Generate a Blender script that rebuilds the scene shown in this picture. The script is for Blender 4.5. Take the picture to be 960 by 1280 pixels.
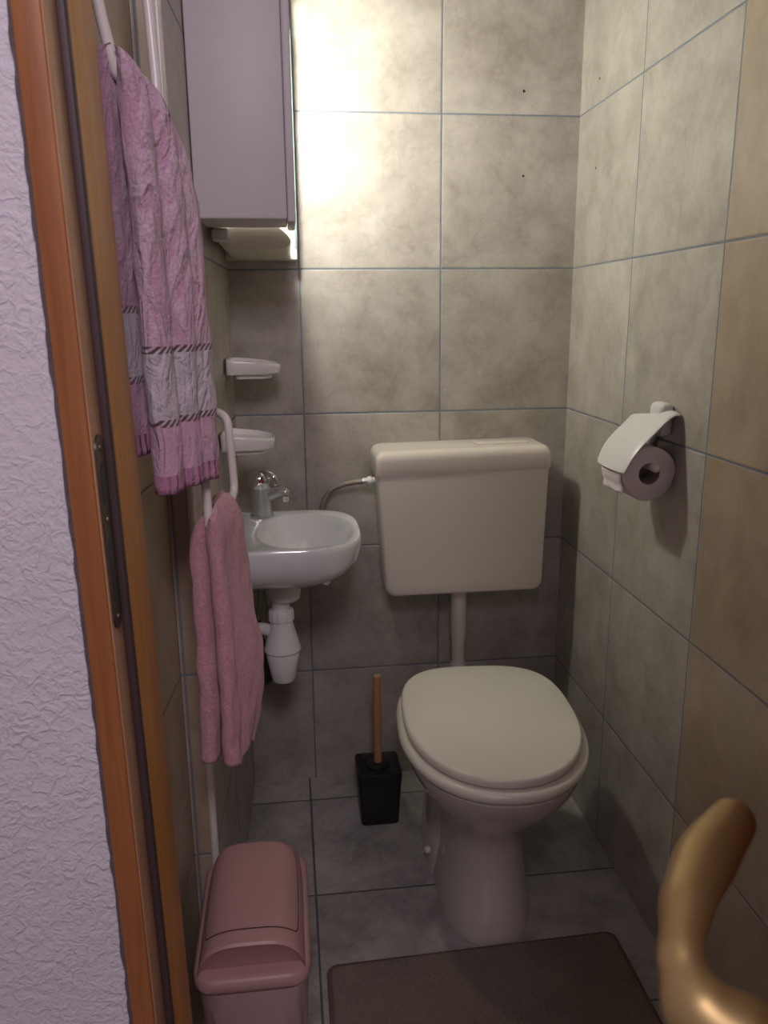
import bpy, bmesh, math, random
from mathutils import Vector, Matrix, noise
random.seed(7)
SC = bpy.context.scene
COL = SC.collection
PI = math.pi
for o in list(bpy.data.objects): bpy.data.objects.remove(o)

# ------------------------------------------------------------------ camera, world, lights, exposure
cd = bpy.data.cameras.new('camera'); cam = bpy.data.objects.new('camera', cd); COL.objects.link(cam)
Rv = Vector((0.99266742, -0.12051172, -0.00939798)); Uv = Vector((0.03798493, 0.23718505, 0.97072158)); Fv = Vector((0.11475427, 0.96396067, -0.2400235))
M = Matrix.Identity(4)
for i in range(3): M[i][0] = Rv[i]; M[i][1] = Uv[i]; M[i][2] = -Fv[i]
M[0][3], M[1][3], M[2][3] = 0.132108, -2.00529, 1.266968
cam.matrix_world = M
cd.sensor_fit = 'VERTICAL'; cd.sensor_height = 24; cd.lens = 24 * 989.63 / 1280
cd.clip_start = 0.02; cd.clip_end = 30
cd.dof.use_dof = True; cd.dof.focus_distance = 1.65; cd.dof.aperture_fstop = 8.0
SC.camera = cam
vs = SC.view_settings
vs.view_transform = 'Standard'; vs.look = 'None'; vs.gamma = 1.0; vs.use_curve_mapping = False; vs.exposure = 0.50

W = bpy.data.worlds.new('world'); SC.world = W; W.use_nodes = True
W.node_tree.nodes['Background'].inputs[0].default_value = (0.70, 0.56, 0.66, 1)
W.node_tree.nodes['Background'].inputs[1].default_value = 0.30

def area(name, loc, rot, size, power, col):
    l = bpy.data.lights.new(name, 'AREA'); l.shape = 'RECTANGLE'; l.size, l.size_y = size; l.energy = power; l.color = col
    o = bpy.data.objects.new(name, l); COL.objects.link(o); o.location = loc; o.rotation_euler = rot; return o
area('hall_ceiling_lamp', (0.22, -2.45, 2.12), (math.radians(52), 0, 0), (0.35, 0.35), 8.2, (1.0, 0.87, 0.98))
LAMP_LOC = Vector((0.098, -0.285, 1.69)); LAMP_STRENGTH = 160.0; STRIP_STRENGTH = 58.0

# ------------------------------------------------------------------ helpers
def tag(o, label=None, cat=None, group=None, kind=None):
    if label: o['label'] = label
    if cat: o['category'] = cat
    if group: o['group'] = group
    if kind: o['kind'] = kind
    return o
def empty(name, loc, label=None, cat=None, group=None, kind=None):
    o = bpy.data.objects.new(name, None); COL.objects.link(o); o.location = loc; o.empty_display_size = 0.03
    return tag(o, label, cat, group, kind)
def fin(name, bm, mats, parent=None, smooth=True, ang=38, label=None, world=True):
    bmesh.ops.recalc_face_normals(bm, faces=bm.faces)
    me = bpy.data.meshes.new(name); bm.to_mesh(me); bm.free()
    if smooth:
        me.polygons.foreach_set('use_smooth', [True] * len(me.polygons))
        me.set_sharp_from_angle(angle=math.radians(ang))
    if not isinstance(mats, (list, tuple)): mats = [mats]
    for m in mats: me.materials.append(m)
    o = bpy.data.objects.new(name, me); COL.objects.link(o)
    if parent:
        o.parent = parent
        if world: # mesh is given in world coordinates: shift to the parent's origin
            p = parent; off = Vector((0, 0, 0))
            while p: off += p.location; p = p.parent
            me.transform(Matrix.Translation(-off))
    if label: o['label'] = label
    return o
def sp(v, e): return math.copysign(abs(v) ** e, v)
def ring(cx, cy, z, ap, am, bp, bm_, n=2.0, N=64, nm=None):
    pts = []
    for i in range(N):
        t = 2 * PI * i / N; c, s = math.cos(t), math.sin(t)
        nn = n if (nm is None or c >= 0) else nm
        x = (ap if c >= 0 else am) * sp(c, 2 / nn); y = (bp if s >= 0 else bm_) * sp(s, 2 / nn)
        pts.append(Vector((cx + x, cy + y, z)))
    return pts
def loft(bm, rings, cap0=True, cap1=True, closed=True):
    vr = [[bm.verts.new(p) for p in r] for r in rings]
    N = len(vr[0]); fs = []
    for a, b in zip(vr[:-1], vr[1:]):
        for i in range(N if closed else N - 1):
            fs.append(bm.faces.new((a[i], a[(i + 1) % N], b[(i + 1) % N], b[i])))
    if cap0: fs.append(bm.faces.new(vr[0][::-1]))
    if cap1: fs.append(bm.faces.new(vr[-1]))
    return vr
def crom(P, n=10, closed=False):
    P = [Vector(p) for p in P]; out = []
    L = len(P); rng = L if closed else L - 1
    for i in range(rng):
        if closed: p0, p1, p2, p3 = P[i - 1], P[i], P[(i + 1) % L], P[(i + 2) % L]
        else: p0, p1, p2, p3 = P[max(i - 1, 0)], P[i], P[i + 1], P[min(i + 2, L - 1)]
        for k in range(n):
            t = k / n
            out.append(0.5 * ((2 * p1) + (-p0 + p2) * t + (2 * p0 - 5 * p1 + 4 * p2 - p3) * t * t + (-p0 + 3 * p1 - 3 * p2 + p3) * t ** 3))
    if not closed: out.append(P[-1])
    return out
def tube(bm, path, r, N=20, n=8, smooth=True, flat=None, roundcap=False):
    pts = crom(path, n) if smooth else [Vector(p) for p in path]
    L = len(pts)
    rr = []
    for i in range(L):
        if isinstance(r, (list, tuple)):
            f = i / (L - 1) * (len(r) - 1); a = int(f); b = min(a + 1, len(r) - 1); g_ = f - a; g_ = g_ * g_ * (3 - 2 * g_); rr.append(r[a] + (r[b] - r[a]) * g_)
        else: rr.append(r)
    T = [(pts[min(i + 1, L - 1)] - pts[max(i - 1, 0)]).normalized() for i in range(L)]
    up = Vector((0, 0, 1)) if abs(T[0].z) < 0.9 else Vector((1, 0, 0))
    U = (up - T[0] * up.dot(T[0])).normalized(); rings = []
    def mk(c, U_, V_, q, fl): return [c + (U_ * math.cos(2 * PI * k / N) * fl + V_ * math.sin(2 * PI * k / N)) * q for k in range(N)]
    for i in range(L):
        U = (U - T[i] * U.dot(T[i])).normalized(); V = T[i].cross(U)
        fl = flat if flat else 1
        if roundcap and i == 0:
            for a in (80, 60, 40, 20): rings.append(mk(pts[0] - T[0] * rr[0] * math.sin(math.radians(a)), U, V, rr[0] * math.cos(math.radians(a)), fl))
        rings.append(mk(pts[i], U, V, rr[i], fl))
        if roundcap and i == L - 1:
            for a in (20, 40, 60, 80): rings.append(mk(pts[i] + T[i] * rr[i] * math.sin(math.radians(a)), U, V, rr[i] * math.cos(math.radians(a)), fl))
    loft(bm, rings)
def lathe(bm, prof, c=(0, 0, 0), N=40, axis=None):
    c = Vector(c)
    if axis is None: E = (Vector((1, 0, 0)), Vector((0, 1, 0)), Vector((0, 0, 1)))
    else:
        A = Vector(axis).normalized(); B = A.orthogonal().normalized(); E = (B, A.cross(B), A)
    rings = [[c + E[0] * (r * math.cos(2 * PI * k / N)) + E[1] * (r * math.sin(2 * PI * k / N)) + E[2] * z for k in range(N)] for r, z in prof]
    loft(bm, rings)
def rbox(bm, x0, x1, y0, y1, z0, z1, b=0.003, seg=3, matrix=None):
    t = bmesh.new(); r = bmesh.ops.create_cube(t, size=1.0)
    for v in t.verts: v.co = Vector(((x0 + x1) / 2 + v.co.x * (x1 - x0), (y0 + y1) / 2 + v.co.y * (y1 - y0), (z0 + z1) / 2 + v.co.z * (z1 - z0)))
    if b > 0: bmesh.ops.bevel(t, geom=t.edges[:], offset=b, segments=seg, affect='EDGES', profile=0.5)
    if matrix: bmesh.ops.transform(t, matrix=matrix, verts=t.verts)
    me = bpy.data.meshes.new('t'); t.to_mesh(me); t.free(); bm.from_mesh(me); bpy.data.meshes.remove(me)
def prism(bm, plan, z0, z1):
    a = [bm.verts.new((x, y, z0)) for x, y in plan]; b = [bm.verts.new((x, y, z1)) for x, y in plan]; n = len(plan)
    for i in range(n): bm.faces.new((a[i], a[(i + 1) % n], b[(i + 1) % n], b[i]))
    bm.faces.new(a[::-1]); bm.faces.new(b)

# ------------------------------------------------------------------ materials
def newmat(name):
    m = bpy.data.materials.new(name); m.use_nodes = True; nt = m.node_tree
    return m, nt, nt.nodes['Principled BSDF']
def plain(name, col, rough=0.5, metal=0.0, coat=0.0, noise_amt=0.0, nscale=8, bump=0.0, bscale=200, spec=0.5, trans=None, alpha=None):
    m, nt, b = newmat(name)
    b.inputs['Roughness'].default_value = rough; b.inputs['Metallic'].default_value = metal
    b.inputs['Coat Weight'].default_value = coat; b.inputs['Specular IOR Level'].default_value = spec
    tc = nt.nodes.new('ShaderNodeTexCoord')
    nz = nt.nodes.new('ShaderNodeTexNoise'); nz.inputs['Scale'].default_value = nscale; nz.inputs['Detail'].default_value = 4
    nt.links.new(tc.outputs['Object'], nz.inputs['Vector'])
    mx = nt.nodes.new('ShaderNodeMix'); mx.data_type = 'RGBA'
    k = noise_amt
    mx.inputs[6].default_value = (*[c * (1 - k) for c in col], 1); mx.inputs[7].default_value = (*[min(1, c * (1 + k)) for c in col], 1)
    nt.links.new(nz.outputs['Fac'], mx.inputs[0]); nt.links.new(mx.outputs[2], b.inputs['Base Color'])
    if bump > 0:
        n2 = nt.nodes.new('ShaderNodeTexNoise'); n2.inputs['Scale'].default_value = bscale; n2.inputs['Detail'].default_value = 3
        nt.links.new(tc.outputs['Object'], n2.inputs['Vector'])
        bp = nt.nodes.new('ShaderNodeBump'); bp.inputs['Strength'].default_value = bump; bp.inputs['Distance'].default_value = 0.002
        nt.links.new(n2.outputs['Fac'], bp.inputs['Height']); nt.links.new(bp.outputs['Normal'], b.inputs['Normal'])
    if trans: b.inputs['Transmission Weight'].default_value = trans
    if alpha: b.inputs['Alpha'].default_value = alpha
    return m
class NT:
    def __init__(s, nt): s.nt = nt
    def m(s, op, a, b=None, c=None, clamp=False):
        n = s.nt.nodes.new('ShaderNodeMath'); n.operation = op; n.use_clamp = clamp
        for i, v in enumerate((a, b, c)):
            if v is None: continue
            if isinstance(v, (int, float)): n.inputs[i].default_value = v
            else: s.nt.links.new(v, n.inputs[i])
        return n.outputs[0]
    def mix(s, f, a, b):
        n = s.nt.nodes.new('ShaderNodeMix'); n.data_type = 'RGBA'
        for i, v in ((0, f), (6, a), (7, b)):
            if isinstance(v, tuple): n.inputs[i].default_value = (*v, 1) if len(v) == 3 else v
            elif isinstance(v, (int, float)): n.inputs[i].default_value = v
            else: s.nt.links.new(v, n.inputs[i])
        return n.outputs[2]
    def noise(s, vec, scale, detail=4, rough=0.5, dist=0.0):
        n = s.nt.nodes.new('ShaderNodeTexNoise'); n.inputs['Scale'].default_value = scale; n.inputs['Detail'].default_value = detail
        n.inputs['Roughness'].default_value = rough; n.inputs['Distortion'].default_value = dist
        s.nt.links.new(vec, n.inputs['Vector']); return n.outputs['Fac']
    def ramp(s, f, stops):
        n = s.nt.nodes.new('ShaderNodeValToRGB'); cr = n.color_ramp
        while len(cr.elements) < len(stops): cr.elements.new(0.5)
        for e, (p, c) in zip(cr.elements, stops): e.position = p; e.color = (*c, 1)
        s.nt.links.new(f, n.inputs[0]); return n.outputs[0]
def tile(name, ua, va, u0, v0, pu, pv, lo, hi, grout=(0.17, 0.21, 0.25), gw=0.0034, rough=0.32, stretch=1.0, second=None, seed=0.0, vein=1.0, nsc=8.5):
    """marbled ceramic tiles laid on a grid: axis indices ua/va, joints at u0 + k*pu and v0 + k*pv"""
    m, nt, b = newmat(name); K = NT(nt)
    tc = nt.nodes.new('ShaderNodeTexCoord'); sep = nt.nodes.new('ShaderNodeSeparateXYZ'); nt.links.new(tc.outputs['Object'], sep.inputs[0])
    u = sep.outputs[ua]; v = sep.outputs[va]
    su = K.m('DIVIDE', K.m('SUBTRACT', u, u0), pu); sv = K.m('DIVIDE', K.m('SUBTRACT', v, v0), pv)
    iu = K.m('FLOOR', su); iv = K.m('FLOOR', sv); fu = K.m('FRACT', su); fv = K.m('FRACT', sv)
    du = K.m('MULTIPLY', K.m('MINIMUM', fu, K.m('SUBTRACT', 1.0, fu)), pu); dv = K.m('MULTIPLY', K.m('MINIMUM', fv, K.m('SUBTRACT', 1.0, fv)), pv)
    d = K.m('MINIMUM', du, dv)
    edge = K.m('DIVIDE', K.m('SUBTRACT', d, gw * 0.38), gw * 0.3, clamp=True)     # 0 in joint, 1 on tile
    shoulder = K.m('DIVIDE', K.m('SUBTRACT', d, gw * 0.4), 0.0022, clamp=True)
    # per-tile shifted marble coordinates
    cmb = nt.nodes.new('ShaderNodeCombineXYZ'); nt.links.new(K.m('MULTIPLY_ADD', iu, 7.31, seed), cmb.inputs[0]); nt.links.new(K.m('MULTIPLY', iv, 3.77), cmb.inputs[1])
    nt.links.new(K.m('MULTIPLY', K.m('ADD', iu, K.m('MULTIPLY', iv, 2.0)), 1.93), cmb.inputs[2])
    ad = nt.nodes.new('ShaderNodeVectorMath'); ad.operation = 'ADD'; nt.links.new(tc.outputs['Object'], ad.inputs[0]); nt.links.new(cmb.outputs[0], ad.inputs[1])
    big = K.noise(ad.outputs[0], nsc, 8, 0.62, 0.25)
    vn = K.noise(ad.outputs[0], nsc * 1.5, 8, 0.60, 0.35)
    ridge = K.m('SUBTRACT', 1.0, K.m('MULTIPLY', K.m('ABSOLUTE', K.m('SUBTRACT', vn, 0.5)), 22.0), clamp=True)
    fine = K.noise(ad.outputs[0], nsc * 9, 4, 0.6, 0.3)
    f = K.m('ADD', K.m('MULTIPLY', K.m('SUBTRACT', big, 0.5), 2.7), 0.60)
    f = K.m('ADD', f, K.m('MULTIPLY', K.m('SUBTRACT', fine, 0.5), 0.45))
    f = K.m('SUBTRACT', f, K.m('MULTIPLY', ridge, 0.19 * vein), clamp=True)
    wn = nt.nodes.new('ShaderNodeTexWhiteNoise'); nt.links.new(cmb.outputs[0], wn.inputs['Vector'])
    col = K.mix(f, lo, hi)
    if second: # other tile batch where coordinate ua < thr
        thr, lo2, hi2 = second
        mp2 = nt.nodes.new('ShaderNodeMapping'); mp2.inputs['Scale'].default_value = (1, 1, 0.75); nt.links.new(ad.outputs[0], mp2.inputs[0])
        c2 = K.mix(K.m('MULTIPLY_ADD', K.m('SUBTRACT', K.noise(mp2.outputs[0], 9.0, 8, 0.66, 0.3), 0.5), 2.8, 0.5, clamp=True), lo2, hi2)
        c2 = K.mix(K.m('MULTIPLY_ADD', K.m('SUBTRACT', K.noise(mp2.outputs[0], 5.0, 4, 0.5, 0.2), 0.55), 4.0, 0.0, clamp=True), c2, (0.44, 0.40, 0.34))
        col = K.mix(K.m('LESS_THAN', u, thr), col, c2)
    hsv = nt.nodes.new('ShaderNodeHueSaturation'); nt.links.new(col, hsv.inputs['Color']); nt.links.new(K.m('MULTIPLY_ADD', wn.outputs['Value'], 0.10, 0.95), hsv.inputs['Value'])
    gcol = K.mix(K.noise(tc.outputs['Object'], 60, 3), tuple(c * 0.72 for c in grout), tuple(c * 1.35 for c in grout))
    fc = K.mix(edge, gcol, hsv.outputs[0]); nt.links.new(fc, b.inputs['Base Color'])
    nt.links.new(K.m('MULTIPLY_ADD', edge, rough - 0.85, 0.85), b.inputs['Roughness'])
    h = K.m('ADD', K.m('MULTIPLY', shoulder, 1.0), K.m('MULTIPLY', big, 0.06))
    bp = nt.nodes.new('ShaderNodeBump'); bp.inputs['Strength'].default_value = 0.6; bp.inputs['Distance'].default_value = 0.0015
    nt.links.new(h, bp.inputs['Height']); nt.links.new(bp.outputs['Normal'], b.inputs['Normal'])
    return m
ROWZ = 0.329092; ROWP = 0.35
LO = (0.315, 0.285, 0.240); HI = (0.505, 0.480, 0.425)
BLO = (0.33, 0.255, 0.180); BHI = (0.46, 0.375, 0.270)
T_back = tile('tiles_back_wall', 0, 2, 0.16992, ROWZ, 0.34778, ROWP, LO, HI, seed=1.7)
T_right = tile('tiles_right_wall', 1, 2, -0.72404, ROWZ, 0.36446, ROWP, LO, HI, second=(-0.72404, BLO, BHI), seed=4.1)
T_left = tile('tiles_left_wall', 1, 2, -0.40, ROWZ, 0.36, ROWP, LO, HI, seed=9.3)
T_strip = tile('tiles_left_step', 0, 2, -0.90, ROWZ, 0.84, ROWP, BLO, BHI, seed=2.2)
T_near = tile('tiles_left_near', 1, 2, -0.742, ROWZ, 0.60, ROWP, BLO, BHI, seed=5.5)
T_floor = tile('tiles_floor', 0, 1, 0.1518, -0.104, 0.366, 0.366, (0.27, 0.258, 0.243), (0.50, 0.48, 0.45), seed=6.6, rough=0.26, grout=(0.10, 0.11, 0.12), gw=0.0042)
M_dark = plain('drill_hole_black', (0.02, 0.012, 0.01), 0.9)
M_ceil = plain('painted_ceiling', (0.72, 0.70, 0.66), 0.9, noise_amt=0.05, bump=0.3, bscale=90)
# plaster with trowelled wormy relief
def plaster():
    m, nt, b = newmat('lilac_white_textured_plaster'); K = NT(nt); tc = nt.nodes.new('ShaderNodeTexCoord'); o = tc.outputs['Object']
    c = K.mix(K.noise(o, 9, 5), (0.58, 0.545, 0.575), (0.67, 0.635, 0.665)); nt.links.new(c, b.inputs['Base Color']); b.inputs['Roughness'].default_value = 0.78
    n1 = K.noise(o, 70, 3, 0.5, 0.5); worms = K.m('SUBTRACT', 1.0, K.m('MULTIPLY', K.m('ABSOLUTE', K.m('SUBTRACT', n1, 0.5)), 9.0), clamp=True)
    n2 = K.noise(o, 160, 4, 0.6); n3 = K.noise(o, 18, 3)
    h = K.m('ADD', K.m('MULTIPLY', worms, K.m('MULTIPLY_ADD', n3, 1.3, 0.0)), K.m('ADD', K.m('MULTIPLY', n2, 1.2), K.m('MULTIPLY', n3, 1.6)))
    bp = nt.nodes.new('ShaderNodeBump'); bp.inputs['Strength'].default_value = 0.62; bp.inputs['Distance'].default_value = 0.0022
    nt.links.new(h, bp.inputs['Height']); nt.links.new(bp.outputs['Normal'], b.inputs['Normal']); return m
M_plaster = plaster()
def wood(name, a, b_, rough=0.48, coat=0.06):
    m, nt, b = newmat(name); K = NT(nt); tc = nt.nodes.new('ShaderNodeTexCoord')
    mp = nt.nodes.new('ShaderNodeMapping'); mp.inputs['Scale'].default_value = (1, 1, 0.045); nt.links.new(tc.outputs['Object'], mp.inputs[0])
    g = K.noise(mp.outputs[0], 120, 5, 0.6, 0.8); g2 = K.noise(mp.outputs[0], 34, 3, 0.5, 1.2)
    f = K.m('ADD', K.m('MULTIPLY', g, 0.65), K.m('MULTIPLY', g2, 0.6)); f = K.m('MULTIPLY_ADD', K.m('SUBTRACT', f, 0.62), 2.4, 0.5, clamp=True)
    vo = nt.nodes.new('ShaderNodeTexVoronoi'); vo.inputs['Scale'].default_value = 5.5; nt.links.new(tc.outputs['Object'], vo.inputs['Vector'])
    knot = K.m('SUBTRACT', 1.0, K.m('MULTIPLY', vo.outputs['Distance'], 26.0), clamp=True)
    c = K.mix(f, a, b_); c = K.mix(K.m('MULTIPLY', knot, 0.8), c, tuple(x * 0.18 for x in a)); nt.links.new(c, b.inputs['Base Color'])
    b.inputs['Roughness'].default_value = rough; b.inputs['Coat Weight'].default_value = coat; b.inputs['Coat Roughness'].default_value = 0.25
    bp = nt.nodes.new('ShaderNodeBump'); bp.inputs['Strength'].default_value = 0.15; bp.inputs['Distance'].default_value = 0.001
    nt.links.new(g, bp.inputs['Height']); nt.links.new(bp.outputs['Normal'], b.inputs['Normal']); return m
M_wood_red = wood('red_brown_varnished_pine', (0.20, 0.060, 0.014), (0.34, 0.122, 0.030))
M_wood_org = wood('orange_varnished_pine', (0.44, 0.165, 0.020), (0.62, 0.28, 0.045))
M_wood_pale = wood('worn_pale_pine_edge', (0.42, 0.22, 0.12), (0.56, 0.33, 0.20), coat=0.1)
M_gasket = plain('dark_brown_rubber_seal', (0.055, 0.032, 0.032), 0.55)
M_caulk = plain('grey_gap_filler', (0.10, 0.08, 0.085), 0.9, noise_amt=0.4, nscale=80, bump=0.8)
M_bronze = plain('aged_dark_bronze', (0.10, 0.075, 0.055), 0.38, 0.85, noise_amt=0.4, nscale=60, bump=0.4)
M_brass = plain('matt_brushed_brass', (0.50, 0.36, 0.16), 0.46, 0.78, noise_amt=0.06, nscale=30)
M_porc = plain('warm_white_porcelain', (0.70, 0.655, 0.60), 0.10, coat=0.5)
M_seat = plain('cream_plastic_seat', (0.78, 0.755, 0.66), 0.22, coat=0.2)
M_tank = plain('cream_plastic_cistern', (0.72, 0.67, 0.585), 0.22)
M_basin = plain('white_basin_porcelain', (0.80, 0.82, 0.82), 0.10, coat=0.5)
M_white = plain('white_plastic', (0.78, 0.77, 0.76), 0.32)
M_soap = plain('white_glazed_ceramic', (0.80, 0.79, 0.76), 0.16, coat=0.4)
M_cream = plain('creamy_white_plastic', (0.78, 0.75, 0.64), 0.32)
M_rail = plain('off_white_enamelled_tube', (0.74, 0.70, 0.66), 0.30)
M_cab = plain('white_cabinet_plastic', (0.68, 0.64, 0.67), 0.45)
M_chrome = plain('chrome', (0.75, 0.75, 0.76), 0.10, 1.0, noise_amt=0.05)
M_dullchrome = plain('limescaled_chrome', (0.58, 0.60, 0.60), 0.28, 0.85, noise_amt=0.2, nscale=90)
M_red = plain('red_and_blue_dot', (0.35, 0.02, 0.02), 0.4)
M_steel = plain('braided_steel_hose', (0.42, 0.38, 0.33), 0.42, 0.75, noise_amt=0.35, nscale=400, bump=0.8, bscale=700)
M_black = plain('matt_black_plastic', (0.012, 0.011, 0.013), 0.42)
M_bamboo = plain('bamboo', (0.52, 0.26, 0.12), 0.5, noise_amt=0.2, nscale=30)
M_bamboo_end = plain('pale_bamboo_end', (0.66, 0.44, 0.26), 0.6)
M_pink = plain('dusty_pink_plastic', (0.45, 0.265, 0.255), 0.42, noise_amt=0.03)
M_gap = plain('dark_pink_gap', (0.10, 0.035, 0.035), 0.7)
M_bag = plain('crumpled_translucent_bin_bag', (0.55, 0.38, 0.36), 0.30, alpha=0.7, noise_amt=0.1, nscale=20)
M_paper = plain('toilet_paper', (0.80, 0.745, 0.76), 0.95, bump=0.3, bscale=500)
M_card = plain('cardboard_core', (0.36, 0.31, 0.28), 0.9)
M_mirror = plain('mirror_glass', (0.85, 0.9, 0.88), 0.02, 1.0)
M_teal = plain('greenish_glass_edge', (0.22, 0.30, 0.28), 0.15)
M_door = wood('dark_red_brown_door_edge', (0.15, 0.035, 0.012), (0.24, 0.06, 0.02))
def glow(name, col, s):
    m, nt, b = newmat(name); b.inputs['Emission Color'].default_value = (*col, 1); b.inputs['Emission Strength'].default_value = s; b.inputs['Base Color'].default_value = (0.9, 0.9, 0.85, 1); return m
M_glow = glow('lit_frosted_lamp_glass', (1.0, 0.975, 0.87), STRIP_STRENGTH)
def terry(name, main, alt, bands, band_col=(0.52, 0.45, 0.50), stripe=(0.13, 0.065, 0.065), emboss=0.0, hem=None, hemcol=None):
    """towelling; bands = (z of upper rope stripe, z of lower rope stripe) in object space"""
    m, nt, b = newmat(name); K = NT(nt); tc = nt.nodes.new('ShaderNodeTexCoord'); o = tc.outputs['Object']
    sep = nt.nodes.new('ShaderNodeSeparateXYZ'); nt.links.new(o, sep.inputs[0]); z = sep.outputs[2]; y = sep.outputs[1]; x = sep.outputs[0]
    mp = nt.nodes.new('ShaderNodeMapping'); mp.inputs['Scale'].default_value = (1.0, 1.0, 0.42); nt.links.new(o, mp.inputs[0])
    big = K.noise(mp.outputs[0], 34, 3, 0.5, 1.3); fine = K.noise(o, 260, 4, 0.75)
    f = K.m('MULTIPLY_ADD', K.m('SUBTRACT', big, 0.5), 5.0 if emboss else 2.0, 0.5, clamp=True)
    c = K.mix(f, main, alt)
    h = K.m('MULTIPLY', fine, 1.0)
    if emboss: h = K.m('ADD', h, K.m('MULTIPLY', f, emboss))
    c = K.mix(K.m('MULTIPLY_ADD', K.m('SUBTRACT', fine, 0.5), 3.0, 0.25, clamp=True), c, tuple(q * 0.66 for q in main))
    if bands:
        zu, zl = bands
        inb = K.m('MULTIPLY', K.m('LESS_THAN', z, zu), K.m('GREATER_THAN', z, zl))
        c = K.mix(inb, c, K.mix(f, band_col, tuple(min(1, q * 1.1) for q in band_col)))
        below = K.m('LESS_THAN', z, zl); c = K.mix(below, c, main)
        diag = K.m('FRACT', K.m('MULTIPLY', K.m('ADD', K.m('ADD', y, K.m('MULTIPLY', x, 1.0)), K.m('MULTIPLY', z, -1.6)), 78.0))
        dash = K.m('LESS_THAN', diag, 0.56)
        for zz in bands:
            s = K.m('LESS_THAN', K.m('ABSOLUTE', K.m('SUBTRACT', z, zz)), 0.0042)
            c = K.mix(K.m('MULTIPLY', s, dash), c, stripe); h = K.m('SUBTRACT', h, K.m('MULTIPLY', s, 0.6))
    if hem:
        hz = K.m('LESS_THAN', z, hem); c = K.mix(hz, c, hemcol or main)
        h = K.m('ADD', h, K.m('MULTIPLY', hz, K.m('SINE', K.m('MULTIPLY', K.m('ADD', y, x), 420.0))))
    nt.links.new(c, b.inputs['Base Color']); b.inputs['Roughness'].default_value = 0.95; b.inputs['Specular IOR Level'].default_value = 0.15
    b.inputs['Sheen Weight'].default_value = 0.35; b.inputs['Sheen Roughness'].default_value = 0.5
    bp = nt.nodes.new('ShaderNodeBump'); bp.inputs['Strength'].default_value = 1.0; bp.inputs['Distance'].default_value = 0.003
    nt.links.new(h, bp.inputs['Height']); nt.links.new(bp.outputs['Normal'], b.inputs['Normal']); return m

# ------------------------------------------------------------------ setting
ZC = 2.45; AR = math.tan(-0.0087); WX = 0.85528
def rwx(y): return WX + AR * (-y)
def lwx(y): return -0.0384 * (-y)
YD0, YD1 = -1.29, -1.15         # hall face and room face of the door wall
def struct(name, bm, mats, smooth=False):
    o = fin(name, bm, mats, smooth=smooth); o['kind'] = 'structure'; return o
b = bmesh.new(); rbox(b, -1.3, 1.3, -3.2, 0.12, -0.08, 0.0, 0); struct('floor', b, T_floor)
b = bmesh.new(); rbox(b, -1.3, 1.3, -3.2, 0.12, ZC, ZC + 0.06, 0); struct('ceiling', b, M_ceil)
def disc(bm, c, n, r, mi, dark_r=None):
    n = Vector(n); A = n.orthogonal().normalized(); B = n.cross(A)
    vs_ = [bm.verts.new(Vector(c) + n * 0.0006 + (A * math.cos(t) + B * math.sin(t)) * r * (1 + 0.18 * math.sin(3 * t + 1))) for t in [2 * PI * k / 14 for k in range(14)]]
    f = bm.faces.new(vs_); f.material_index = mi
b = bmesh.new(); rbox(b, -0.12, 0.97, 0.0, 0.10, 0, ZC, 0)
disc(b, (0.7147, 0, 1.7816), (0, -1, 0), 0.0034, 1); disc(b, (0.719, 0, 1.5943), (0, -1, 0), 0.0028, 1)
struct('wall_back', b, [T_back, M_dark])
b = bmesh.new(); prism(b, [(rwx(0), 0), (rwx(0) + 0.1, 0), (rwx(0) + 0.1, YD1), (rwx(YD1), YD1)], 0, ZC)
disc(b, (0.8542, -0.12, 1.7806), (-1, 0, 0), 0.003, 1); disc(b, (0.8542, -0.1235, 1.5929), (-1, 0, 0), 0.003, 1)
struct('wall_right', b, [T_right, M_dark])
# left wall with its 4 cm step
SX, SY = lwx(-0.738), -0.738
plan = [(-0.2, 0), (0, 0), (SX, SY), (-0.0655, SY), (-0.098, YD1), (-0.2, YD1)]
b = bmesh.new(); prism(b, plan, 0, ZC); b.faces.ensure_lookup_table()
for i, mi in enumerate((0, 0, 1, 2, 0, 0)): b.faces[i].material_index = mi
struct('wall_left', b, [T_left, T_strip, T_near])
b = bmesh.new(); tube(b, [(SX - 0.001, SY + 0.001, 0.0), (SX - 0.001, SY + 0.001, ZC)], 0.0068, smooth=False, N=16)
o = struct('trim_1', b, M_rail, smooth=True); 
# door wall: left piece, header, right piece
JT = -0.0125                                     # the frame leans a little: x shift per metre of height
def lean(bm, z0=1.0):
    for v in bm.verts: v.co.x += JT * (v.co.z - z0)
DX0, DX1, DZ = -0.0280, 0.770, 2.03
def jagged(bm, x0, x1, y0, y1, z0, z1, side, amp=0.0022, n=160):
    rings = []
    for k in range(n + 1):
        z = z0 + (z1 - z0) * k / n; e = (noise.noise(Vector((z * 38, 3.1, 0))) + 0.6 * noise.noise(Vector((z * 120, 9.1, 0)))) * amp + JT * (z - 1.0)
        xa, xb = (x0, x1 + e) if side > 0 else (x0 + e, x1)
        rings.append([Vector(p) for p in ((xa, y0, z), (xb, y0, z), (xb, y1, z), (xa, y1, z))])
    loft(bm, rings)
b = bmesh.new(); jagged(b, -1.3, -0.0612, YD0 - 0.006, YD1, 0, ZC, 1); struct('wall_front', b, M_plaster)
b = bmesh.new(); rbox(b, 0.805, 1.3, YD0, YD1, 0, ZC, 0); rbox(b, -0.04, 0.805, YD0, YD1, DZ + 0.05, ZC, 0); struct('wall_front', b, M_plaster)
b = bmesh.new(); rbox(b, -1.3, -1.2, -3.2, YD0 - 0.01, 0, ZC, 0); struct('wall_hall_left', b, M_plaster)
b = bmesh.new(); rbox(b, 1.2, 1.3, -3.2, YD0 - 0.01, 0, ZC, 0); struct('wall_hall_right', b, M_plaster)

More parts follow.
